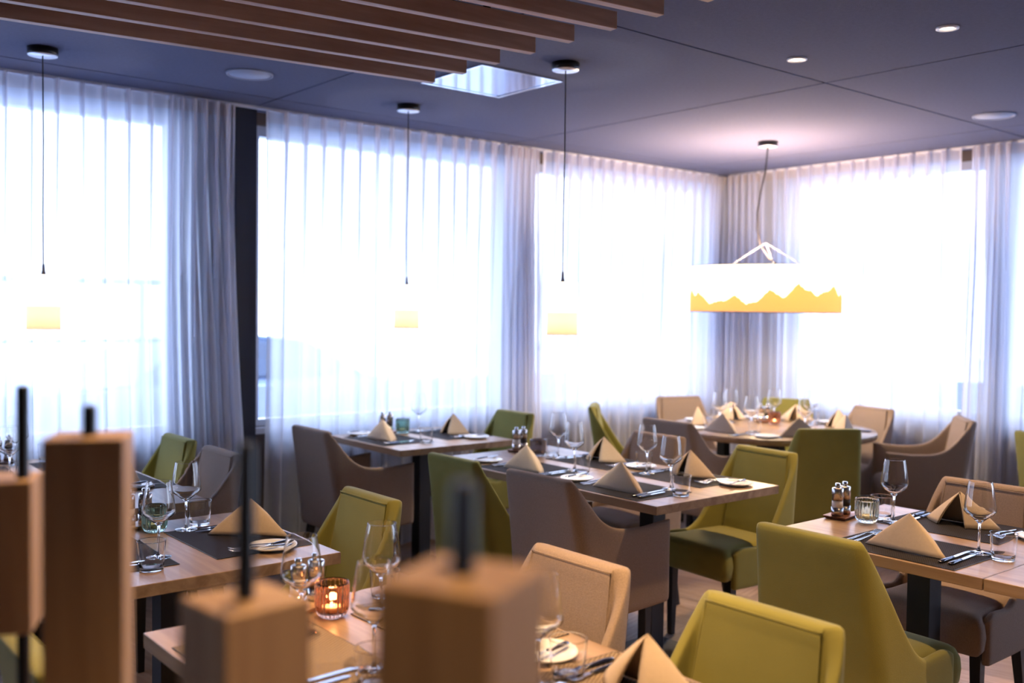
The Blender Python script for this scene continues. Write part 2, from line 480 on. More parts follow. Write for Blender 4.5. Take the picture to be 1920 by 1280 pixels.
for k, (a, b) in enumerate(((-2.0, 2.0), (2.43, 4.28), (4.50, 6.40))):
    portal('daylight_portal', ((a + b) / 2, YW + 0.16, 1.66), (R(-90), 0, 0), b - a, 1.72)
for a, b in ((3.02, 4.57), (0.80, 2.93), (-2.0, 0.6)):
    portal('daylight_portal', (XW + 0.16, (a + b) / 2, 1.66), (R(-90), 0, R(-90)), b - a, 1.72)

# curtain tracks
sbox('trim_2', -1.2, 6.36, CURY - 0.012, CURY + 0.012, 2.586, 2.5995, M_RAIL)
sbox('trim_3', CURX - 0.012, CURX + 0.012, 0.2, 5.08, 2.586, 2.5995, M_RAIL)
# baseboards under the parapets
sbox('baseboard_north', -2.1, 6.55, YW - 0.015, YW - 0.001, 0, 0.09, M_HEAD)
sbox('baseboard_east', XW - 0.015, XW - 0.001, -2.1, 5.2, 0, 0.09, M_HEAD)

# ------------------------------------------------------------------ outside
bm = bmesh.new(); box(bm, -30, 40, 5.46, 40, -0.4, -0.3); box(bm, 6.74, 40, -30, 5.45, -0.4, -0.3)
struct(mesh_obj('ground', bm, M_SNOW))
sbox('trim_4', -2.2, 9.2, 8.9, 9.05, -0.3, 0.72, M_EAVE)
sbox('trim_5', 9.05, 9.2, -6, 8.89, -0.3, 0.87, M_EAVE)
sbox('roof_eave_north', -2.2, 7.7, 5.44, 6.25, 2.62, 2.72, M_EAVE)
sbox('roof_eave_east', 6.72, 7.6, -2.2, 5.43, 2.62, 2.72, M_EAVE)

def car(label, loc, rz):
    t = thing('car', label, 'car', loc, rz)
    prof = [(-2.1, .35), (-2.15, .75), (-1.9, .95), (-1.2, 1.0), (-0.6, 1.42), (0.2, 1.48), (1.0, 1.40), (1.7, 1.0), (2.05, .92), (2.1, .4)]
    bm = bmesh.new(); P = []
    for k, (yy, ins) in enumerate(((-.8, .06), (-.85, 0), (.85, 0), (.8, .06))):
        P.append([(x * (1 - ins * .3), yy * (1 if z < 1.01 else .82), z - ins * (z > .9)) for x, z in prof])
    V = grid(bm, P)
    bm.faces.new(V[0]); bm.faces.new(V[-1])
    mesh_obj('body', bm, M_CAR, t, bevel=0.04)
    for s in (-1, 1):
        bm = bmesh.new()
        pts = [(-1.05, 1.02), (-.58, 1.36), (.2, 1.42), (.92, 1.34), (1.45, 1.02)]
        vs_ = [bm.verts.new((x, s * (.872 if z < 1.03 else .74), z)) for x, z in pts]
        bm.faces.new(vs_); mesh_obj('side_window', bm, M_CARGL, t, solid=0.01)
        for x in (-1.35, 1.3):
            bm = bmesh.new(); tube(bm, [(x, s * .70, .33), (x, s * .9, .33)], .33, 20)
            mesh_obj('wheel', bm, M_TYRE, t)
car('silver blue parked car outside, blurred behind the sheer curtain of the middle window', (4.4, 11.0, -0.3), R(8))
t = thing('railing', 'grey metal railing outside behind the sheer curtain of the left window', 'railing', (1.0, 8.2, -0.3))
bm = bmesh.new(); tube(bm, [(-2.4, 0, 1.98), (2.0, 0, 1.98)], 0.025); mesh_obj('handrail', bm, M_RAILING, t)
bm = bmesh.new(); tube(bm, [(-2.4, 0, 1.5), (2.0, 0, 1.5)], 0.015); mesh_obj('lower_rail', bm, M_RAILING, t)
for x in (-2.2, -1.2, -.2, .8, 1.8):
    bm = bmesh.new(); tube(bm, [(x, 0, 0), (x, 0, 1.98)], 0.022); mesh_obj('post', bm, M_RAILING, t)

# ------------------------------------------------------------------ curtains
def curtain(label, axis, a, b, dense=(), splay=(0, 0), seed=1):
    """pinch-pleated sheer from a to b; dense = intervals gathered tightly; splay = shift of a/b edges at the floor"""
    rnd = random.Random(seed)
    # pleat positions
    xs = [min(a, b)]; hi = max(a, b)
    def inside(x): return any(l <= x <= h for l, h in dense)
    while xs[-1] < hi:
        step = (0.060 if inside(xs[-1] + .03) else 0.112) * rnd.uniform(0.9, 1.1)
        xs.append(xs[-1] + step)
    xs[-1] = hi
    if hi - xs[-2] < 0.03: xs.pop(-2)
    zt = 2.588; zs = [2.588, 2.56, 2.52, 2.45, 2.33, 2.15, 1.9, 1.6, 1.3, 1.0, 0.7, 0.4, 0.18, 0.02]
    U = [0, .025, .05, .08, .13, .22, .36, .5, .64, .78, .87, .92, .95, .975]
    cols = []
    lo = min(a, b); span = hi - lo
    for i in range(len(xs) - 1):
        den = inside((xs[i] + xs[i + 1]) / 2)
        amp_b = (0.040 if den else 0.020) * rnd.uniform(.6, 1.4); ph = rnd.uniform(-.5, .5); drift = rnd.uniform(-.014, .014)
        for u in U:
            x = xs[i] + (xs[i + 1] - xs[i]) * u
            col = []
            for z in zs:
                dn = (2.588 - z) / 2.57
                w = min(1, dn * 2.2)
                # narrow pinch at the pleat near the top, rounder waves lower down
                pinch = math.exp(-((min(u, 1 - u)) / 0.045) ** 2)
                wave = math.sin(2 * math.pi * (u + ph * w) + 0.7 * math.sin(2 * math.pi * u * 0.5 + i)) 
                edge = 0.5 - 0.5 * math.cos(2 * math.pi * u)
                d = -0.038 * pinch * (1 - .55 * w) + w * amp_b * wave * 1.0 + (0.010 * math.sin(2 * math.pi * u) * (1 - w))
                d += 0.012 * w * math.sin(x * 7.3 + i * .3) 
                shift = (splay[0] * (1 - (x - lo) / span) ** 6 + splay[1] * ((x - lo) / span) ** 6) * dn ** 2
                col.append((x + shift + drift * w * edge, d, z))
            cols.append(col)
    cols.append([(hi + splay[1] * ((2.588 - z) / 2.57) ** 2, 0, z) for z in zs])
    def conv(c): return (c[0], CURY + c[1], c[2]) if axis == 'X' else (CURX + c[1], c[0], c[2])
    P = [[conv(c) for c in col] for col in cols]
    t = thing('curtain', label, 'curtain', (0, 0, 0))
    bm = bmesh.new(); grid(bm, [row[2:] for row in P]); mesh_obj('drape', bm, M_SHEER, t, smooth=True)
    bm = bmesh.new(); grid(bm, [row[:3] for row in P]); mesh_obj('heading_tape', bm, M_SHEERH, t, smooth=True)
    bm = bmesh.new()                      # the sewn pinch at every pleat, running out downwards
    for x in xs[1:-1]:
        dp = rnd.uniform(.020, .032); zl = rnd.uniform(1.3, 1.9); n = 7; rows = []
        lean = rnd.uniform(-.008, .008)
        for k in range(n):
            f = k / (n - 1); z = 2.586 + (zl - 2.586) * f
            dd = dp * (1 - f) ** .7 + .001; o = -.034 * (1 - .55 * min(1, (2.588 - z) / 2.57 * 2.2)) ; q = lean * f
            rows.append([conv((x - .0035 + q, o, z)), conv((x - .003 + q, o - dd, z)), conv((x + .003 + q, o - dd, z)), conv((x + .0035 + q, o, z))])
        grid(bm, rows)
    mesh_obj('pleats', bm, M_PLEAT, t, smooth=True)
    return t
curtain('white sheer curtain left of the dark column, bunched at its right edge', 'X', -0.9, 2.25, dense=((1.93, 2.26),), splay=(0, 0.13), seed=3)
curtain('wide white sheer curtain directly right of the dark column', 'X', 2.435, 4.44, dense=((4.16, 4.45),), splay=(-0.03, 0.05), seed=5)
curtain('white sheer curtain filling the left side of the room corner', 'X', 4.49, 6.405, dense=((6.2, 6.45),), seed=8)
curtain('white sheer curtain behind the large drum pendant, right of the room corner', 'Y', 3.165, 5.115, dense=((4.75, 5.15),), splay=(-0.04, 0), seed=11)
curtain('white sheer curtain at the far right edge, beyond the narrow gap', 'Y', 0.3, 3.09, dense=((2.86, 3.1),), splay=(0, 0.03), seed=13)

# ------------------------------------------------------------------ ceiling fittings
def slats():
    ends = SLAT_ENDS
    names = ['lowest and nearest the windows', 'second from the windows', 'third from the windows', 'fourth from the windows', 'fifth from the windows', 'sixth from the windows', 'seventh from the windows, short end at the top of the picture', 'eighth from the windows']
    for i, (x, y) in enumerate(ends):
        t = thing('ceiling_slat', 'oak ceiling slat, ' + names[i], 'ceiling slat', (x, y, 2.446), R(-7.2), 'oak slats hanging under the ceiling')
        bm = bmesh.new(); box(bm, -4.2, 0, -0.018, 0.018, 0, 0.058); mesh_obj('batten', bm, M_SLAT, t, bevel=0.002)
        for xx in (-0.35, -1.9, -3.6):
            bm = bmesh.new(); box(bm, xx - .01, xx + .01, -.008, .008, 0.0585, 0.1535); mesh_obj('hanger', bm, M_STEELBLK, t)
SLAT_ENDS = [(2.395, 3.455), (2.395, 3.235), (2.395, 3.02), (2.395, 2.81), (2.395, 2.60), (2.395, 2.39), (2.395, 2.18), (2.395, 1.97)]
slats()

def vent():
    t = thing('ceiling_vent', 'square polished metal plate set in the ceiling beside the slat ends', 'ceiling vent', (2.962, 3.785, ZC))
    bm = bmesh.new(); box(bm, -.225, .225, -.225, .225, -0.006, -0.001); mesh_obj('plate', bm, M_VENT, t)
    bm = bmesh.new()
    for a in ((-.245, .245, -.245, -.226), (-.245, .245, .226, .245), (-.245, -.226, -.226, .226), (.226, .245, -.226, .226)):
        box(bm, a[0], a[1], a[2], a[3], -0.009, -0.001)
    mesh_obj('frame', bm, M_CHROME, t)
vent()

def downlight(x, y, label, energy, aim=None, spot=80, r=0.042):
    t = thing('downlight', label, 'downlight', (x, y, ZC), 0)
    bm = bmesh.new(); lathe(bm, [(r, -0.001), (r, -0.006), (r * .72, -0.008), (r * .66, -0.001)], 32); mesh_obj('ring', bm, M_DLRING, t)
    bm = bmesh.new(); lathe(bm, [(0, -0.002), (r * .6, -0.002), (r * .6, -0.001), (0, -0.001)], 24); mesh_obj('lens', bm, M_DLCORE, t)
    if energy:
        lamp('downlight_beam', 'SPOT', (x, y, ZC - 0.02), energy, WARM, 0.035, spot, 0.7, aim or (x, y, 0))
downlight(3.69, 2.56, 'small round recessed downlight between the joints, left one of the two lit', 60)
downlight(3.71, 1.90, 'small round recessed downlight near the top right corner', 55)
for x, y, e, lab in ((1.95, 1.15, 95, 'recessed downlight above the chairs of the front table'), (0.95, 1.30, 90, 'recessed downlight above the front table'),
                (0.35, 0.05, 42, 'recessed downlight above the timber divider'), (2.9, 0.75, 60, 'recessed downlight over the right foreground')):
    downlight(x, y, lab, e)
downlight(1.25, 2.2, 'recessed downlight hidden above the slats', 80)

def speaker(x, y, label):
    t = thing('ceiling_speaker', label, 'speaker', (x, y, ZC))
    bm = bmesh.new(); lathe(bm, [(0, -0.005), (.098, -0.005), (.098, -.001), (0, -.001)], 48); mesh_obj('grille', bm, M_SPK, t)
    bm = bmesh.new(); lathe(bm, [(.099, -0.001), (.099, -0.008), (.108, -0.008), (.110, -.001)], 48, closed=True); mesh_obj('ring', bm, M_SPK, t)
speaker(2.025, 4.45, 'round ceiling speaker near the dark column')
speaker(5.527, 2.553, 'round ceiling speaker at the far right, near the curtain gap')

def canopy(t, r=0.062, dz=ZC):
    bm = bmesh.new(); lathe(bm, [(0, dz - .001), (r, dz - .001), (r, dz - .029), (r - .002, dz - .031), (0, dz - .031)], 40)
    c = mesh_obj('canopy', bm, M_CANOPY, t)
    bm = bmesh.new(); lathe(bm, [(0, dz - .0315), (r - .002, dz - .0315), (r - .002, dz - .0335), (0, dz - .0335)], 40)
    mesh_obj('canopy_face', bm, M_CANOPYW, c)

def small_pendant(x, y, label, zt=1.622, zb=1.386, r=0.069, e=7):
    t = thing('pendant_lamp', label, 'pendant lamp', (x, y, 0))
    canopy(t)
    bm = bmesh.new(); tube(bm, [(0, 0, ZC - .03), (0.002, 0, 2.2), (-.001, 0, 1.9), (0, 0, zt + .045)], 0.0028, 8); mesh_obj('cord', bm, M_CORD, t)
    bm = bmesh.new(); lathe(bm, [(0, zt + .05), (.005, zt + .045), (.007, zt + .02), (.012, zt + .0), (.016, zt - .05), (0, zt - .05)], 16); mesh_obj('lamp_holder', bm, M_STEEL, t)
    zm = zb + (zt - zb) * 0.42
    bm = bmesh.new(); lathe(bm, [(r, zm), (r, zt), (r - .0015, zt), (r - .0015, zm)], 48, closed=True)
    s = mesh_obj('lamp_shade', bm, M_SHADE, t)
    bm = bmesh.new(); lathe(bm, [(r, zb), (r, zm - .0003), (r - .0015, zm - .0003), (r - .0015, zb)], 48, closed=True)
    p = mesh_obj('printed_band', bm, M_SHADEP, s); p['label'] = 'tan printed lower band of the shade'
    bm = bmesh.new(); lathe(bm, [(r + .001, zb - .002), (r + .001, zb - .0003), (r - .002, zb - .0003), (r - .002, zb - .002)], 48, closed=True)
    mesh_obj('rim', bm, M_RIM, s)
    bm = bmesh.new(); lathe(bm, [(0, zt - .13), (.018, zt - .12), (.022, zt - .10), (.012, zt - .051), (0, zt - .051)], 20)
    mesh_obj('bulb', bm, emit('bulb_glow', (1, .75, .45), 14), t)
    lamp('pendant_glow', 'POINT', (x, y, zt - 0.150), e, (1.0, .84, .62), 0.02)
small_pendant(1.151, 4.619, 'small cylindrical pendant lamp at the far left above the left window table', e=13)
small_pendant(2.986, 4.544, 'small cylindrical pendant lamp above the small window table, second from left', e=13)
small_pendant(2.997, 3.290, 'small cylindrical pendant lamp above the middle table, in front of the curtain join', e=13)

def big_pendant():
    x, y = 5.345, 3.915
    t = thing('drum_pendant_lamp', 'large drum pendant lamp with ochre mountain skyline, above the round corner table', 'pendant lamp', (x, y, 0))
    canopy(t)
    zt, zb, r = 1.787, 1.497, 0.478
    P = [(0, 0, ZC - .03), (-.008, .006, 2.42), (-.03, .024, 2.28), (-.047, .037, 2.14), (-.047, .037, 2.03), (-.025, .02, 1.93), (.02, -.016, 1.85), (.065, -.052, 1.80)]
    bm = bmesh.new(); tube(bm, P, 0.005, 8); mesh_obj('cord', bm, M_CORD, t)
    s_ = None
    bm = bmesh.new(); lathe(bm, [(r, zb), (r, zt), (r - .002, zt), (r - .002, zb)], 96, closed=True)
    s = mesh_obj('lamp_shade', bm, M_SHADEB, t)
    # mountain skyline: fraction of shade height by azimuth as seen around the drum
    prof = [(0, .30), (.018, .50), (.05, .32), (.072, .42), (.155, .15), (.22, .235), (.25, .20), (.31, .35), (.385, .16), (.45, .20), (.535, .47), (.615, .275), (.705, .60), (.76, .44), (.785, .45), (.82, .33), (.87, .44), (.90, .45), (.93, .585), (.965, .35), (.985, .42), (1.0, .30)]
    # across the visible half x = (1 - cos(theta)) / 2
    bm = bmesh.new(); n = 220; ring = []
    vaz = math.atan2(-y, -x)                       # side that faces into the room
    rt = vaz + math.pi / 2
    for i in range(n):
        th = 2 * math.pi * i / n
        u = (1 - math.cos(th)) / 2
        if th > math.pi: u = 1 - u * .97
        h = interp(prof, u) + 0.012 * math.sin(i * 2.9) + 0.008 * math.sin(i * 5.3)
        a = rt + math.pi + th                      # from picture-left, across the front, to picture-right
        c, q = math.cos(a), math.sin(a)
        z1 = zb + .004 + (zt - zb) * h
        ring.append([bm.verts.new((rr * c, rr * q, z)) for rr, z in ((r + .0008, zb + .004), (r + .0008, z1), (r + .0022, z1), (r + .0022, zb + .004))])
    for i in range(n):
        A, B = ring[i], ring[(i + 1) % n]
        for k in range(4):
            f = bm.faces.new((A[k], B[k], B[(k + 1) % 4], A[(k + 1) % 4]))
    p = mesh_obj('mountain_print', bm, M_SHADEBP, s); p['label'] = 'ochre mountain silhouette printed round the shade'
    bm = bmesh.new(); lathe(bm, [(r + .003, zb - .003), (r + .003, zb + .0035), (r - .003, zb + .0035), (r - .003, zb - .003)], 96, closed=True)
    lathe(bm, [(r + .002, zt), (r + .002, zt + .004), (r - .003, zt + .004), (r - .003, zt)], 96, closed=True)
    mesh_obj('rim', bm, M_RIM, s)
    bm = bmesh.new(); lathe(bm, [(0, zt - .02), (.07, zt - .02), (.07, zt + .008), (0, zt + .008)], 40, cx=.04, cy=-.03); mesh_obj('lamp_body', bm, M_STEELBLK, t)
    for k, ang in enumerate((vaz + R(75), vaz - R(105), vaz + R(165))):
        bm = bmesh.new(); tube(bm, [(0, 0, zt + .16), (.42 * math.cos(ang) * .62, .42 * math.sin(ang) * .62, zt)], 0.0022, 8)
        mesh_obj('suspension_wire', bm, M_WIRE, t)
    lamp('drum_glow', 'POINT', (x, y, 1.66), 42, (1.0, .74, .46), 0.10)
    lamp('drum_uplight', 'SPOT', (x, y, 1.835), 130, (1.0, .60, .38), 0.16, 165, 1.0, (x, y, 2.6))
big_pendant()

# ------------------------------------------------------------------ timber divider in the foreground
def post(label, x, y, rz, ztop, zbot, rodx=0.0, rody=0.0, rtop=1.39):
    t = thing('divider_post', label, 'room divider post', (x, y, 0), rz, 'timber block divider posts')
    bm = bmesh.new(); box(bm, -.04, .04, -.04, .04, zbot, ztop); mesh_obj('wood_block', bm, M_BLOCK, t, bevel=0.002)
    bm = bmesh.new(); tube(bm, [(rodx, rody, 0.02), (rodx, rody, rtop - .004), (rodx, rody, rtop)], [0.0078, .0078, .006], 16); mesh_obj('rod', bm, M_ROD, t)
    bm = bmesh.new(); box(bm, -.04, .04, -.04, .04, 0, .02); mesh_obj('foot_plate', bm, M_ROD, t)
    bm = bmesh.new(); box(bm, -.04, .04, -.04, .04, .25, min(.75, zbot - .12)); mesh_obj('lower_block', bm, M_BLOCK, t, bevel=0.002)
post('blurred square oak block on a black rod, largest, at the bottom centre', .368, .493, R(26), 1.333, 1.02, rtop=1.392)
post('blurred square oak block on a tall black rod, left of the largest one', .355, .785, R(6), 1.251, .95, rtop=1.384)
post('tall blurred oak block with a short black rod tip, left of the picture', .3236, 1.114, R(64), 1.357, .98, rtop=1.390)
post('blurred oak block cut by the left edge of the picture', .280, 1.317, R(66), 1.287, 1.103, rodx=-.012, rody=-.026, rtop=1.40)

# ------------------------------------------------------------------ tables
TT = 0.75
def table(label, x0, y0, y1, w=0.78, leg_y=None):
    cx, cy = x0 + w / 2, (y0 + y1) / 2
    L = y1 - y0
    def build(lab):
        t = thing('dining_table', lab, 'table', (cx, cy, 0), 0, 'square oak bistro tables')
        bm = bmesh.new(); box(bm, -w / 2, w / 2, -L / 2 + .001, L / 2 - .001, TT - .035, TT); mesh_obj('tabletop', bm, M_OAK, t, bevel=0.002)
        bm = bmesh.new(); box(bm, -.04, .04, -.04, .04, .012, TT - .045); mesh_obj('pedestal', bm, M_STEELBLK, t, bevel=0.002)
        bm = bmesh.new(); box(bm, -.175, .175, -.14, .14, 0, .0115); mesh_obj('base_plate', bm, M_STEELBLK, t, bevel=0.002)
        bm = bmesh.new(); box(bm, -.2, .2, -.16, .16, TT - .0448, TT - .0355); mesh_obj('top_plate', bm, M_STEELBLK, t)
        return t
    return place(('table', round(L, 3)), build, (cx, cy, 0), 0, label, 'square oak bistro tables')
table('small square oak table against the window curtain, behind the middle table', 2.815, 4.33, 5.08)
table('near half of the middle oak table, with two taupe folded napkins', 2.812, 2.535, 3.285)
table('far half of the middle oak table, with salt mills and a smoky tealight glass', 2.812, 3.287, 4.037)
table('oak table at the right with walnut tray and clear ribbed glass', 2.805, 1.29, 2.04)
table('oak table cut by the right edge of the picture', 2.805, 0.538, 1.288)
table('oak table at the left, its corner behind the tall rod, with one wine glass pair', .72, 2.632, 3.382)
table('front oak table with the burning amber tealight glass', .77, 1.50, 2.25)
table('front oak table at the bottom edge with a napkin before the mustard chair', .77, .748, 1.498)
table('far left oak table beside the green chair, near half', .72, 3.65, 4.38)
table('far left oak table by the curtain with salt and pepper mills', .72, 4.382, 5.08)

def round_table():
    t = thing('round_table', 'round oak table in the room corner under the drum pendant', 'table', (5.35, 3.85, 0))
    bm = bmesh.new(); lathe(bm, [(0, TT), (.648, TT), (.65, TT - .003), (.65, TT - .035), (0, TT - .035)], 96); mesh_obj('tabletop', bm, M_OAK, t)
    bm = bmesh.new(); box(bm, -.06, .06, -.06, .06, .012, TT - .0355); mesh_obj('pedestal', bm, M_STEELBLK, t)
    bm = bmesh.new(); lathe(bm, [(0, .0115), (.3, .0115), (.3, 0), (0, 0)], 48); mesh_obj('base_plate', bm, M_STEELBLK, t)
    for k in range(4):
        a = R(45 + 90 * k)
        bm = bmesh.new(); box(bm, .3 * math.cos(a) - .03, .3 * math.cos(a) + .03, .3 * math.sin(a) - .03, .3 * math.sin(a) + .03, .012, TT - .0355); mesh_obj('leg', bm, M_STEELBLK, t)
round_table()

# ------------------------------------------------------------------ chairs
def shell_bm(arm):
    """U-shaped upholstered back and sides; front is +x, origin on the floor"""
    bm = bmesh.new(); seam = []
    H = 0.855
    if arm: prof = [(-.20, H), (-.175, .845), (-.14, .78), (-.10, .705), (-.055, .665), (.0, .648), (.10, .643), (.20, .652), (.26, .655)]; xf = .25
    else: prof = [(-.20, H), (-.18, .84), (-.15, .765), (-.11, .67), (-.07, .585), (-.03, .52), (.01, .484), (.05, .470), (.10, .476), (.15, .478), (.18, .470), (.20, .455)]; xf = .20
    w = 0.24 if arm else 0.228
    r = .045; xb = -.20
    path = []
    ns = 14
    for i in range(ns): path.append((xf + (xb + r - xf) * i / ns, -w, 0.0, -1.0))
    for i in range(6):
        a = R(90) * i / 5; path.append((xb + r - r * math.sin(a), -w + r - r * math.cos(a), -math.sin(a), -math.cos(a)))
    nb = 8
    for i in range(1, nb): path.append((xb, (-w + r) + (2 * (w - r)) * i / nb, -1.0, 0.0))
    for i in range(6):
        a = R(90) * (1 - i / 5); path.append((xb + r - r * math.sin(a), w - r + r * math.cos(a), -math.sin(a), math.cos(a)))
    for i in range(1, ns + 1): path.append((xb + r + (xf - xb - r) * i / ns, w, 0.0, 1.0))
    z0 = .30; rows = 9; loops = []
    for (px, py, nx, ny) in path:
        zt = interp(prof, px + (0.0 if abs(nx) < .5 else -.0))
        if nx < -.5: zt = H
        b = max(0.0, min(1.0, (xf - px) / (xf - xb)))
        th = 0.030 + 0.030 * max(0, -nx) 
        def pos(z, off):
            s = (z - z0) / (H - z0)
            yy = py - ny * off; xx = px - nx * off
            taper = 1 - (0.17 if not arm else .16) * max(0, s) ** 1.1 * (b ** 1.5)
            lean = 0.085 * s ** 1.25 * b ** 1.5
            bow = -0.018 * (1 - (yy / w) ** 2) * (1 if nx < -.9 else 0) * s
            return (xx - lean + bow * 0.0, yy * taper, z)
        zz0 = z0 + (0.02 if arm else 0) * (1 - b)
        out = [pos(zz0 + (zt - .012 - zz0) * k / rows, 0) for k in range(rows + 1)]
        top = [pos(zt - .001, th * .12), pos(zt + .001, th * .5), pos(zt - .001, th * .88)]
        inn = [pos(zz0 + (zt - .012 - zz0) * k / rows, th) for k in range(rows, -1, -1)]
        loops.append(out + top + inn)
        if nx < -.9: seam.append(inn)
    V = grid(bm, loops)
    # close bottom edge and the two front caps
    for i in range(len(V) - 1):
        bm.faces.new((V[i][0], V[i + 1][0], V[i + 1][-1], V[i][-1]))
    for row in (V[0], V[-1]):
        n = len(row)
        for k in range(n // 2 - 1):
            bm.faces.new((row[k], row[k + 1], row[n - 2 - k], row[n - 1 - k]))
    lift = lambda c: (c[0] + .0012, c[1], c[2])
    line = [lift(c) for c in reversed(seam[0][:6])] + [lift(q[0]) for q in seam[1:-1]] + [lift(c) for c in seam[-1][:6]]
    return bm, line

def seat_bm(arm):
    bm = bmesh.new()
    xf = .262; xb = -.165; w = .19 if arm else .196; z0, z1 = .335, .476
    N = 10; P = []
    for i in range(N + 1):
        row = []
        for j in range(N + 1):
            u, v = i / N * 2 - 1, j / N * 2 - 1
            # front of a side chair swells out to the full width
            ww = w if (arm or u < .55) else w + (.228 - w) * min(1, (u - .55) / .1)
            x = (xb + xf) / 2 + u * (xf - xb) / 2; y = v * ww
            dome = 0.012 * (1 - u * u) * (1 - v * v)
            rim = 0.010 * (max(0, abs(v) - .8) / .2) ** 2 + 0.010 * (max(0, u - .8) / .2) ** 2
            row.append((x, y, z1 + dome - rim))
        P.append(row)
    V = grid(bm, P)
    B = [[bm.verts.new((c[0], c[1], z0)) for c in row] for row in P]
    n = N
    for i in range(n):
        bm.faces.new((B[i][0], B[i + 1][0], V[i + 1][0], V[i][0])); bm.faces.new((B[i][n], V[i][n], V[i + 1][n], B[i + 1][n]))
        bm.faces.new((B[0][i], V[0][i], V[0][i + 1], B[0][i + 1])); bm.faces.new((B[n][i], B[n][i + 1], V[n][i + 1], V[n][i]))
        for j in range(n): bm.faces.new((B[i][j], B[i][j + 1], B[i + 1][j + 1], B[i + 1][j]))
    return bm

def chair_builder(arm, m):
    def build(lab):
        t = thing('armchair' if arm else 'dining_chair', lab, 'chair')
        sb, line = shell_bm(arm)
        bk = mesh_obj('backrest', sb, m, t, smooth=True, sub=1)
        bm = bmesh.new(); tube(bm, line, .0016, 6); mesh_obj('seam', bm, m, bk)
        mesh_obj('seat', seat_bm(arm), m, t, smooth=True, sub=1)
        for sx in (-1, 1):
            for sy in (-1, 1):
                bm = bmesh.new()
                x, y = (.17, .175) if sx > 0 else (-.15, .165)
                top = [(x + a * .020, sy * y + b * .020, .345) for a, b in ((-1, -1), (1, -1), (1, 1), (-1, 1))]
                ox = .0 if sx > 0 else -.075
                bot = [(x + ox + a * .013, sy * (y + .004) + b * .013, 0) for a, b in ((-1, -1), (1, -1), (1, 1), (-1, 1))]
                tv = [bm.verts.new(c) for c in top]; bv = [bm.verts.new(c) for c in bot]
                bm.faces.new(tv); bm.faces.new(bv)
                for k in range(4): bm.faces.new((tv[k], tv[(k + 1) % 4], bv[(k + 1) % 4], bv[k]))
                mesh_obj('leg', bm, M_LEG, t, bevel=0.002)
        return t
    return build
def chair(kind, x, y, deg, label):
    arm, m = {'G': (False, M_GREEN), 'T': (False, M_TAUPE), 'A': (True, M_TAUPE)}[kind]
    grp = {'G': 'olive green upholstered side chairs', 'T': 'taupe upholstered side chairs', 'A': 'taupe upholstered armchairs'}[kind]
    return place(('chair', kind), chair_builder(arm, m), (x, y, 0), R(deg), label, grp)
# left side of the tables (facing +x), right side (facing -x)
chair('G', 2.765, 1.665, 0, 'olive green chair seen from behind, at the right table with the walnut tray')
chair('A', 2.770, 2.880, 0, 'taupe armchair seen from behind at the near half of the middle table')
chair('G', 2.765, 3.440, 0, 'olive green chair seen from behind, between the two taupe armchairs at the middle table')
chair('A', 2.740, 4.690, 0, 'taupe armchair seen from behind at the small table by the window curtain')
chair('G', 3.620, 2.830, 176, 'olive chair with yellow-lit side, facing left at the right of the middle table')
chair('T', 3.610, 3.480, 180, 'taupe chair facing left across the middle table, behind two wine glasses')
chair('G', 3.690, 4.760, 180, 'olive green chair facing left at the small table by the window curtain')
chair('T', 3.560, 1.745, 180, 'light-struck tan chair at the far side of the right table')
chair('G', 1.540, 1.285, 180, 'mustard-lit olive chair, largest in the lower right foreground')
chair('T', 1.520, 1.870, 180, 'tan-lit taupe chair left of the mustard foreground chair')
chair('G', 1.530, 2.930, 180, 'yellow-lit olive chair at the right end of the left oak table')
chair('A', 1.535, 4.200, 180, 'taupe chair behind the tall black rod, left of the dark column')
chair('G', 1.545, 4.740, 180, 'pale green chair near the left curtain, behind the tall oak block')
chair('G', .72, 1.99, 0, 'yellow-green chair back in the bottom left corner of the picture')
# around the round table
chair('A', 4.640, 3.880, 0, 'taupe armchair seen from behind at the left of the round table')
chair('G', 4.985, 3.30, 54, 'dark olive chair seen squarely from behind at the round table')
chair('A', 5.90, 3.12, 130, 'taupe armchair in profile at the right of the round table')
chair('G', 4.86, 4.63, -48, 'green chair seen edge-on beside the curtain, behind the middle table')
chair('T', 5.60, 4.70, -112, 'taupe chair at the back of the round table, nearest the room corner')
chair('G', 6.03, 4.27, -158, 'olive chair at the far back of the round table, below the drum pendant')
chair('T', 5.97, 3.70, 165, 'taupe chair behind the right rim of the round table, mostly hidden')
chair('G', 5.80, 2.16, -35, 'green chair cut by the right edge of the picture')

# ------------------------------------------------------------------ tableware
def b_wine(lab):
    t = thing('wine_glass', lab, 'wine glass')
    o = [(0.0365, 0.0012), (0.034, 0.0028), (0.015, 0.005), (0.0055, 0.009), (0.0036, 0.02), (0.0032, 0.06), (0.0040, 0.090), (0.0085, 0.0975), (0.022, 0.109), (0.040, 0.1225), (0.0468, 0.130), (0.0478, 0.136), (0.0462, 0.150), (0.0425, 0.180), (0.0385, 0.205), (0.0345, 0.225)]
    i = [(0.0336, 0.2252), (0.0376, 0.205), (0.0416, 0.180), (0.0453, 0.150), (0.0466, 0.137), (0.0455, 0.1315), (0.039, 0.1245), (0.021, 0.1115), (0.007, 0.1005), (0, 0.099)]
    bm = bmesh.new(); lathe(bm, support([(0, 0)] + [(0.0362, 0)] + o[:2]) + o[2:-2] + support(o[-2:] + i[:2]) + i[2:], 40)
    mesh_obj('glass_body', bm, M_WGLASS, t)
    return t
def b_tumbler(lab):
    t = thing('tumbler', lab, 'drinking glass')
    bm = bmesh.new(); lathe(bm, support([(0, 0), (.031, 0), (.0325, .002), (.0345, .02), (.0397, .083), (.0390, .0842), (.0383, .083), (.0330, .02), (.029, .011), (0, .010)]), 40)
    mesh_obj('glass_body', bm, M_TGLASS, t)
    return t
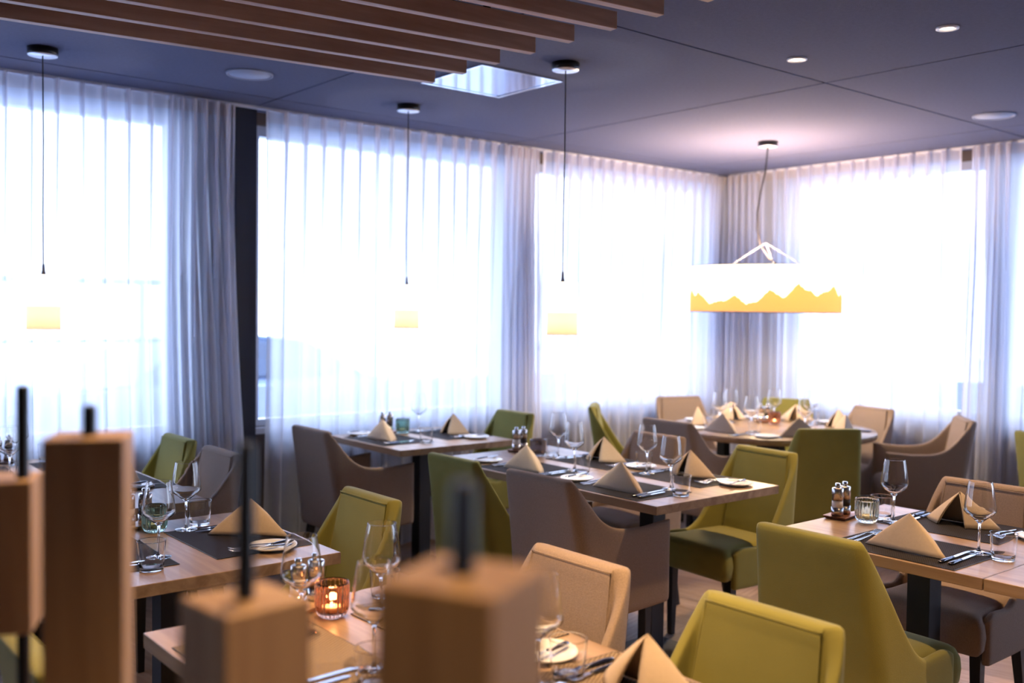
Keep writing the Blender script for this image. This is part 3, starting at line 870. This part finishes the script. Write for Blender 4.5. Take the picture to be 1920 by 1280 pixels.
def b_holder(m, lit):
    def f(lab):
        t = thing('tealight_holder', lab, 'tealight holder')
        N = 22
        bm = bmesh.new()
        mod = lambda a, z: 1 + (0.045 * math.cos(N * a) if z < .079 else 0)
        lathe(bm, [(0, 0), (.024, 0.0), (.033, .007), (.038, .018), (.0395, .03), (.0405, .076), (.0412, .082), (.0395, .086), (.0372, .083), (.0360, .076), (.0352, .03), (.032, .018), (.026, .012), (0, .011)], N * 6, mod=mod)
        mesh_obj('glass_body', bm, m, t)
        bm = bmesh.new(); lathe(bm, [(0, .0125), (.019, .0125), (.019, .026), (.017, .026), (.017, .023), (0, .023)], 24); c = mesh_obj('candle', bm, M_WAX, t)
        if lit:
            bm = bmesh.new(); lathe(bm, [(0, .0235), (.0035, .026), (.0045, .029), (.0025, .034), (0, .038)], 12); mesh_obj('flame', bm, M_FLAME, c)
        return t
    return f
def b_mill(m):
    def f(lab):
        t = thing('spice_mill', lab, 'spice mill')
        r = .0205
        bm = bmesh.new(); lathe(bm, [(0, 0), (r + .001, 0), (r + .001, .030), (0, .030)], 32); mesh_obj('base', bm, M_STEEL, t)
        bm = bmesh.new(); lathe(bm, [(0, .0305), (r - .001, .0305), (r - .001, .0545), (0, .0545)], 32); mesh_obj('window', bm, m, t)
        bm = bmesh.new(); lathe(bm, [(0, .055), (r, .055), (r, .0985), (r - .002, .1005), (0, .1005)], 32); mesh_obj('cap', bm, M_STEEL, t)
        bm = bmesh.new(); lathe(bm, [(0, .101), (.0085, .101), (.0095, .104), (.0095, .116), (.008, .118), (0, .118)], 24); mesh_obj('knob', bm, M_CHROME, t)
        return t
    return f
def b_plate(lab):
    t = thing('bread_plate', lab, 'plate')
    bm = bmesh.new(); lathe(bm, [(0, 0), (.045, 0), (.050, .002), (.068, .009), (.0735, .012), (.0725, .0145), (.066, .012), (.050, .0062), (0, .0055)], 48)
    mesh_obj('dish', bm, M_PORC, t)
    return t
def b_knife(lab, L=.21, nm='table_knife'):
    t = thing(nm, lab, 'knife')
    bm = bmesh.new()
    rows = []
    for x, w_, h in ((0, .004, .003), (.004, .0075, .006), (.03, .008, .0075), (.07, .0065, .0065), (.085, .0055, .005), (.09, .007, .006), (.096, .004, .003)):
        rows.append([(x * L / .21, w_ * math.cos(a), .0045 + h * .6 * math.sin(a)) for a in [2 * math.pi * k / 10 for k in range(11)]])
    grid(bm, rows); mesh_obj('handle', bm, M_KNIFEH, t, smooth=True)
    bm = bmesh.new(); s = L / .21
    pts = [(.094, .005), (.12, .0065), (.17, .0085), (.195, .0075), (.208, .0), (.2, -.004), (.12, -.0055), (.094, -.005)]
    lo = [bm.verts.new((x * s, y, .0030)) for x, y in pts]; hi = [bm.verts.new((x * s, y, .0046)) for x, y in pts]
    bm.faces.new(lo); bm.faces.new(hi)
    for k in range(len(pts)): bm.faces.new((lo[k], lo[(k + 1) % len(pts)], hi[(k + 1) % len(pts)], hi[k]))
    mesh_obj('blade', bm, M_CHROME, t)
    return t
def b_fork(lab, L=.20):
    t = thing('table_fork', lab, 'fork')
    bm = bmesh.new(); rows = []
    for x, w_, z in ((0, .003, .004), (.006, .0075, .004), (.05, .006, .0045), (.10, .0028, .008), (.13, .003, .010), (.142, .010, .008), (.155, .0125, .006)):
        rows.append([(x, w_ * math.cos(a), z + .0018 * math.sin(a)) for a in [2 * math.pi * k / 8 for k in range(9)]])
    grid(bm, rows); mesh_obj('handle', bm, M_CHROME, t, smooth=True)
    for k in range(4):
        y = -.0095 + k * .00633
        bm = bmesh.new(); tube(bm, [(.152, y, .006), (.17, y, .0045), (.187, y, .0055), (.202, y, .010)], [.0018, .0015, .0013, .0008], 6)
        mesh_obj('tine', bm, M_CHROME, t)
    return t
def b_tray(m):
    def f(lab):
        t = thing('serving_tray', lab, 'tray')
        bm = bmesh.new()
        lo = [(-.05, -.036), (.05, -.036), (.05, .036), (-.05, .036)]; hi = [(-.058, -.044), (.058, -.044), (.058, .044), (-.058, .044)]
        a = [bm.verts.new((x, y, 0)) for x, y in lo]; b = [bm.verts.new((x, y, .011)) for x, y in hi]
        bm.faces.new(a); bm.faces.new(b)
        for k in range(4): bm.faces.new((a[k], a[(k + 1) % 4], b[(k + 1) % 4], b[k]))
        mesh_obj('board', bm, m, t, bevel=.001)
        return t
    return f
def b_napkin(var):
    def f(lab):
        t = thing('folded_napkin', lab, 'napkin')
        rnd = random.Random(var)
        w, h = .134, .115
        # base outline in plan, diner at -y: opening at +y
        op = (0.020, 0.040, 0.012)[var % 3]
        base = [(-op - .012, .084), (-.055, .074), (-.10, .038), (-w + .004, .002), (-w, -.008), (-w + .012, -.0115), (-.06, -.015), (0, -.016), (.06, -.015), (w - .012, -.0115), (w, -.008), (w - .004, .002), (.102, .038), (.056, .076), (op + .010, .083)]
        bm = bmesh.new()
        def cone(scale, ap, jit, lift):
            P = []
            for i, (x, y) in enumerate(base):
                row = []
                for k in range(9):
                    s = k / 8
                    bulge = 0.003 * math.sin(math.pi * s) * (1 if 2 < i < 12 else 3.0)
                    px, py = x * scale * s, (y * scale - ap[1]) * s + ap[1]
                    l = math.hypot(x, y) + 1e-6
                    row.append((ap[0] * (1 - s) + px + x / l * bulge * jit, py + (y / l * bulge - (.002 if 5 <= i <= 9 else 0) * math.sin(math.pi * s)) * jit, h * (1 - s) * lift + .0015))
                P.append(row)
            return P
        V = grid(bm, cone(1.0, (0.0, .018), 1.0, 1.0))
        mesh_obj('outer_fold', bm, M_NAP, t, smooth=True, solid=0.0022)
        bm = bmesh.new(); grid(bm, cone(.93, (0.002, .024), .8, .955)); mesh_obj('inner_fold', bm, M_NAP, t, smooth=True, solid=0.0018)
        return t
    return f
def b_mat(m):
    def f(lab):
        t = thing('placemat', lab, 'placemat')
        bm = bmesh.new(); box(bm, -.16, .16, -.215, .215, 0, .0018); mesh_obj('woven_sheet', bm, m, t)
        bm = bmesh.new()
        for a in ((-.162, -.1602, -.217, .217), (.1602, .162, -.217, .217), (-.16, .16, -.217, -.2152), (-.16, .16, .2152, .217)):
            box(bm, a[0], a[1], a[2], a[3], 0, .002)
        mesh_obj('edging', bm, M_LEG, t)
        return t
    return f

BR = 'brown'
def setting(where, ex, cy, deg, wine=True, tum=True, plate=True, m='dark', var=0, knives=True, fork=True, nap=True, wv=.165, wu=.275, tv=.235, tu=.25, pv=-.275, jit=0.0, ctr=None, napr=0.0, uf=0.0):
    """ex,cy = point on the table edge before the diner; deg = way the diner looks"""
    a = R(deg); fx, fy = math.cos(a), math.sin(a); rx, ry = fy, -fx       # forward, diner's right
    def at(u, v): return (ex + fx * u + rx * v, cy + fy * u + ry * v)
    mm = M_MATDK if m == 'dark' else M_MATBR
    zt = TT + .0006; zm = TT + .0030
    x, y = at(.175, 0); place(('mat', m), b_mat(mm), (x, y, zt), a, 'woven placemat ' + where, 'woven placemats')
    if nap:
        x, y = at(.115 + uf, 0.01); place(('nap', var), b_napkin(var), (x, y, zm), a - R(90) + R(jit + napr), 'folded beige napkin ' + where, 'folded linen napkins')
    if fork:
        for k, v in enumerate((-.155, -.182)):
            x, y = at(.07 + k * .01, v); place('fork', b_fork, (x, y, zm), a + R(jit), ('inner' if k == 0 else 'outer') + ' steel fork ' + where, 'steel forks')
    if knives:
        for k, v in enumerate((.150, .180)):
            x, y = at(.055, v); place('knife' + str(k), (lambda lab, L=.21 - k * .03: b_knife(lab, L)), (x, y, zm), a + R(2 + jit), ('long inner' if k == 0 else 'short outer') + ' steel knife ' + where, 'steel knives')
    if wine:
        x, y = at(wu, wv); place('wine', b_wine, (x, y, zm), 0, 'empty wine glass ' + where, 'wine glasses')
    if tum:
        x, y = at(tu, tv); place('tum', b_tumbler, (x, y, zt), 0, 'low water tumbler ' + where, 'water tumblers')
    if plate:
        x, y = at(.15, pv); place('plate', b_plate, (x, y, zt), 0, 'white bread plate ' + where, 'bread plates')
        x, y = at(.09, pv - .005); place('bknife', (lambda lab: b_knife(lab, .16, 'butter_knife')), (x, y, zt + .0155), a + R(12), 'butter knife on plate ' + where, 'butter knives')

setting('before the olive chair at the right table', 2.805, 1.595, 0, wv=.162, wu=.28, tv=.245, tu=.262, var=0, plate=False)
setting('before the tan chair across the right table', 3.585, 1.665, 180, var=1, wv=.17, wu=.295, tv=.235, tu=.262)
setting('before the near taupe armchair at the middle table', 2.812, 2.865, 0, wv=.125, wu=.31, tv=.235, tu=.25, var=2, jit=3)
setting('before the olive chair seen from behind, middle table', 2.812, 3.475, 0, wv=.15, wu=.305, tv=.237, tu=.275, pv=-.30, var=0)
setting('before the yellow-lit olive chair, middle table', 3.592, 2.91, 180, wv=.158, wu=.26, tv=.25, tu=.18, pv=-.26, var=2, jit=-3)
setting('before the taupe chair across the middle table', 3.592, 3.465, 180, wv=.195, wu=.27, tv=.293, tu=.225, pv=-.26, var=0)
setting('before the armchair at the small window table', 2.815, 4.73, 0, wine=False, tv=.23, tu=.28, pv=-.27, var=1)
setting('before the green chair at the small window table', 3.595, 4.74, 180, wv=.205, wu=.25, tv=.25, tu=.33, pv=-.24, var=0)
setting('on the left oak table, behind the tall block', .72, 3.0, 0, wv=.11, wu=.315, tv=.228, tu=.252, pv=-.27, var=1)
setting('before the yellow-lit olive chair, left oak table', 1.50, 2.985, 180, wv=.21, wu=.265, tv=.262, tu=.198, pv=-.19, var=0, uf=.02, napr=-134)
setting('on the front table, behind the blurred oak blocks', .77, 1.89, 0, wv=.165, wu=.29, tv=.25, tu=.24, pv=-.27, m='brown', var=0)
setting('before the tan-lit chair at the front table', 1.55, 1.865, 180, wv=.16, wu=.285, tv=.25, tu=.22, pv=-.29, m='brown', var=1)
setting('before the mustard chair at the bottom of the picture', 1.55, 1.285, 180, wv=.168, wu=.275, tv=.165, tu=.20, pv=-.28, var=0, m='brown', tum=True, uf=-.0)
setting('on the far left table before the taupe chair', 1.50, 4.21, 180, wine=False, pv=-.14, var=0)
setting('on the far left table before the green chair', 1.50, 4.73, 180, var=1, wv=.19, wu=.39, pv=-.2)
setting('on the left edge of the far left table, nearer half', .72, 4.21, 0, wine=False, var=2)
setting('at the far left table, left side by the curtain', .72, 4.70, 0, wine=True, var=0)
# the round table
for ang, where, vr, fwd in ((178, 'on the round table before the left armchair', 0, {}), (124, 'on the round table before the edge-on green chair', 1, {}), (70, 'on the round table before the chair nearest the corner', 2, {}),
                       (15, 'on the round table before the farthest olive chair', 0, {}), (-30, 'on the round table at its right rim', 0, {'plate': False}), (-72, 'on the round table before the armchair in profile', 1, {'plate': False, 'glasses': False}), (-124, 'on the round table before the dark olive chair', 2, {})):
    a = R(ang); ex, ey = 5.35 + .63 * math.cos(a), 3.85 + .63 * math.sin(a)
    cx_, cy_ = 5.35, 3.85
    def rt_setting():
        deg = ang + 180
        aa = R(deg); fx, fy = math.cos(aa), math.sin(aa); rx, ry = fy, -fx
        def at(u, v): return (ex + fx * u + rx * v, ey + fy * u + ry * v)
        z = TT + .0006
        x, y = at(.14, 0); place(('nap', vr), b_napkin(vr), (x, y, z), aa - R(90), 'folded beige napkin ' + where, 'folded linen napkins')
        for k, v in enumerate((.150, .178)):
            x, y = at(.04, v); place('knife' + str(k), None, (x, y, z), aa + R(6), ('long inner' if k == 0 else 'short outer') + ' steel knife ' + where, 'steel knives')
        x, y = at(.055, -.14); place('fork', None, (x, y, z), aa - R(4), 'steel fork ' + where, 'steel forks')
        if fwd.get('glasses', True):
          x, y = at(.31, .10); place('wine', None, (x, y, z), 0, 'empty wine glass ' + where, 'wine glasses')
          x, y = at(.25, .175); place('tum', None, (x, y, z), 0, 'low water tumbler ' + where, 'water tumblers')
        if fwd.get('plate', True):
            x, y = at(.125, -.21); place('plate', None, (x, y, z), 0, 'white bread plate ' + where, 'bread plates')
    rt_setting()

Z = TT + .0006
def mills(tx, ty, rz, where, traym, a=(-.026, 0.002), b=(.026, -.002)):
    place(('tray', traym.name), b_tray(traym), (tx, ty, Z), rz, 'small wooden tray under the mills ' + where, 'wooden trays')
    c, s = math.cos(rz), math.sin(rz)
    for q, m, nm in ((a, M_SALT, 'salt'), (b, M_PEPPER, 'pepper')):
        place(('mill', nm), b_mill(m), (tx + q[0] * c - q[1] * s, ty + q[0] * s + q[1] * c, Z + .0115), 0,
              'steel %s mill with %s band, %s' % (nm, 'white' if nm == 'salt' else 'black', where), 'spice mills')
mills(3.215, 2.000, R(8), 'on the right table', M_TRAY)
mills(3.315, 3.955, R(10), 'on the far half of the middle table', M_TRAY)
mills(3.13, 4.975, R(5), 'on the small window table', M_TRAY)
mills(1.12, 3.335, R(0), 'on the left oak table behind the tall block', M_TRAYOAK)
mills(1.155, 2.195, R(20), 'on the front table behind the amber tealight glass', M_TRAYOAK, a=(-.032, 0), b=(.034, 0))
mills(1.07, 5.02, R(0), 'on the far left table by the curtain', M_TRAY)
mills(5.55, 4.05, R(-20), 'in the middle of the round table', M_TRAY)
def holder(key, m, lit, x, y, label):
    place(('hold', key), b_holder(m, lit), (x, y, Z), 0, label, 'ribbed tealight holders')
holder('clear', M_CLEARRIB, False, 3.218, 1.898, 'clear ribbed tealight glass beside the walnut tray on the right table')
holder('smoke', M_SMOKE, False, 3.285, 3.775, 'smoky ribbed tealight glass on the far half of the middle table')
holder('green', M_GREENRIB, False, 1.145, 3.235, 'green ribbed tealight glass on the left oak table')
holder('amber', M_AMBER, True, 1.168, 2.092, 'amber ribbed tealight glass with a burning candle on the front table')
holder('green', M_GREENRIB, False, 3.215, 4.925, 'pale green ribbed tealight glass on the small window table')
holder('amber', M_AMBER, True, 5.50, 3.93, 'amber ribbed tealight glass with a candle on the round table')
lamp('candle_glow', 'POINT', (1.168, 2.092, Z + .05), .35, (1, .5, .2), .01)
place('wine', None, (1.053, 2.028, Z), 0, 'empty wine glass left of the amber tealight glass on the front table', 'wine glasses')
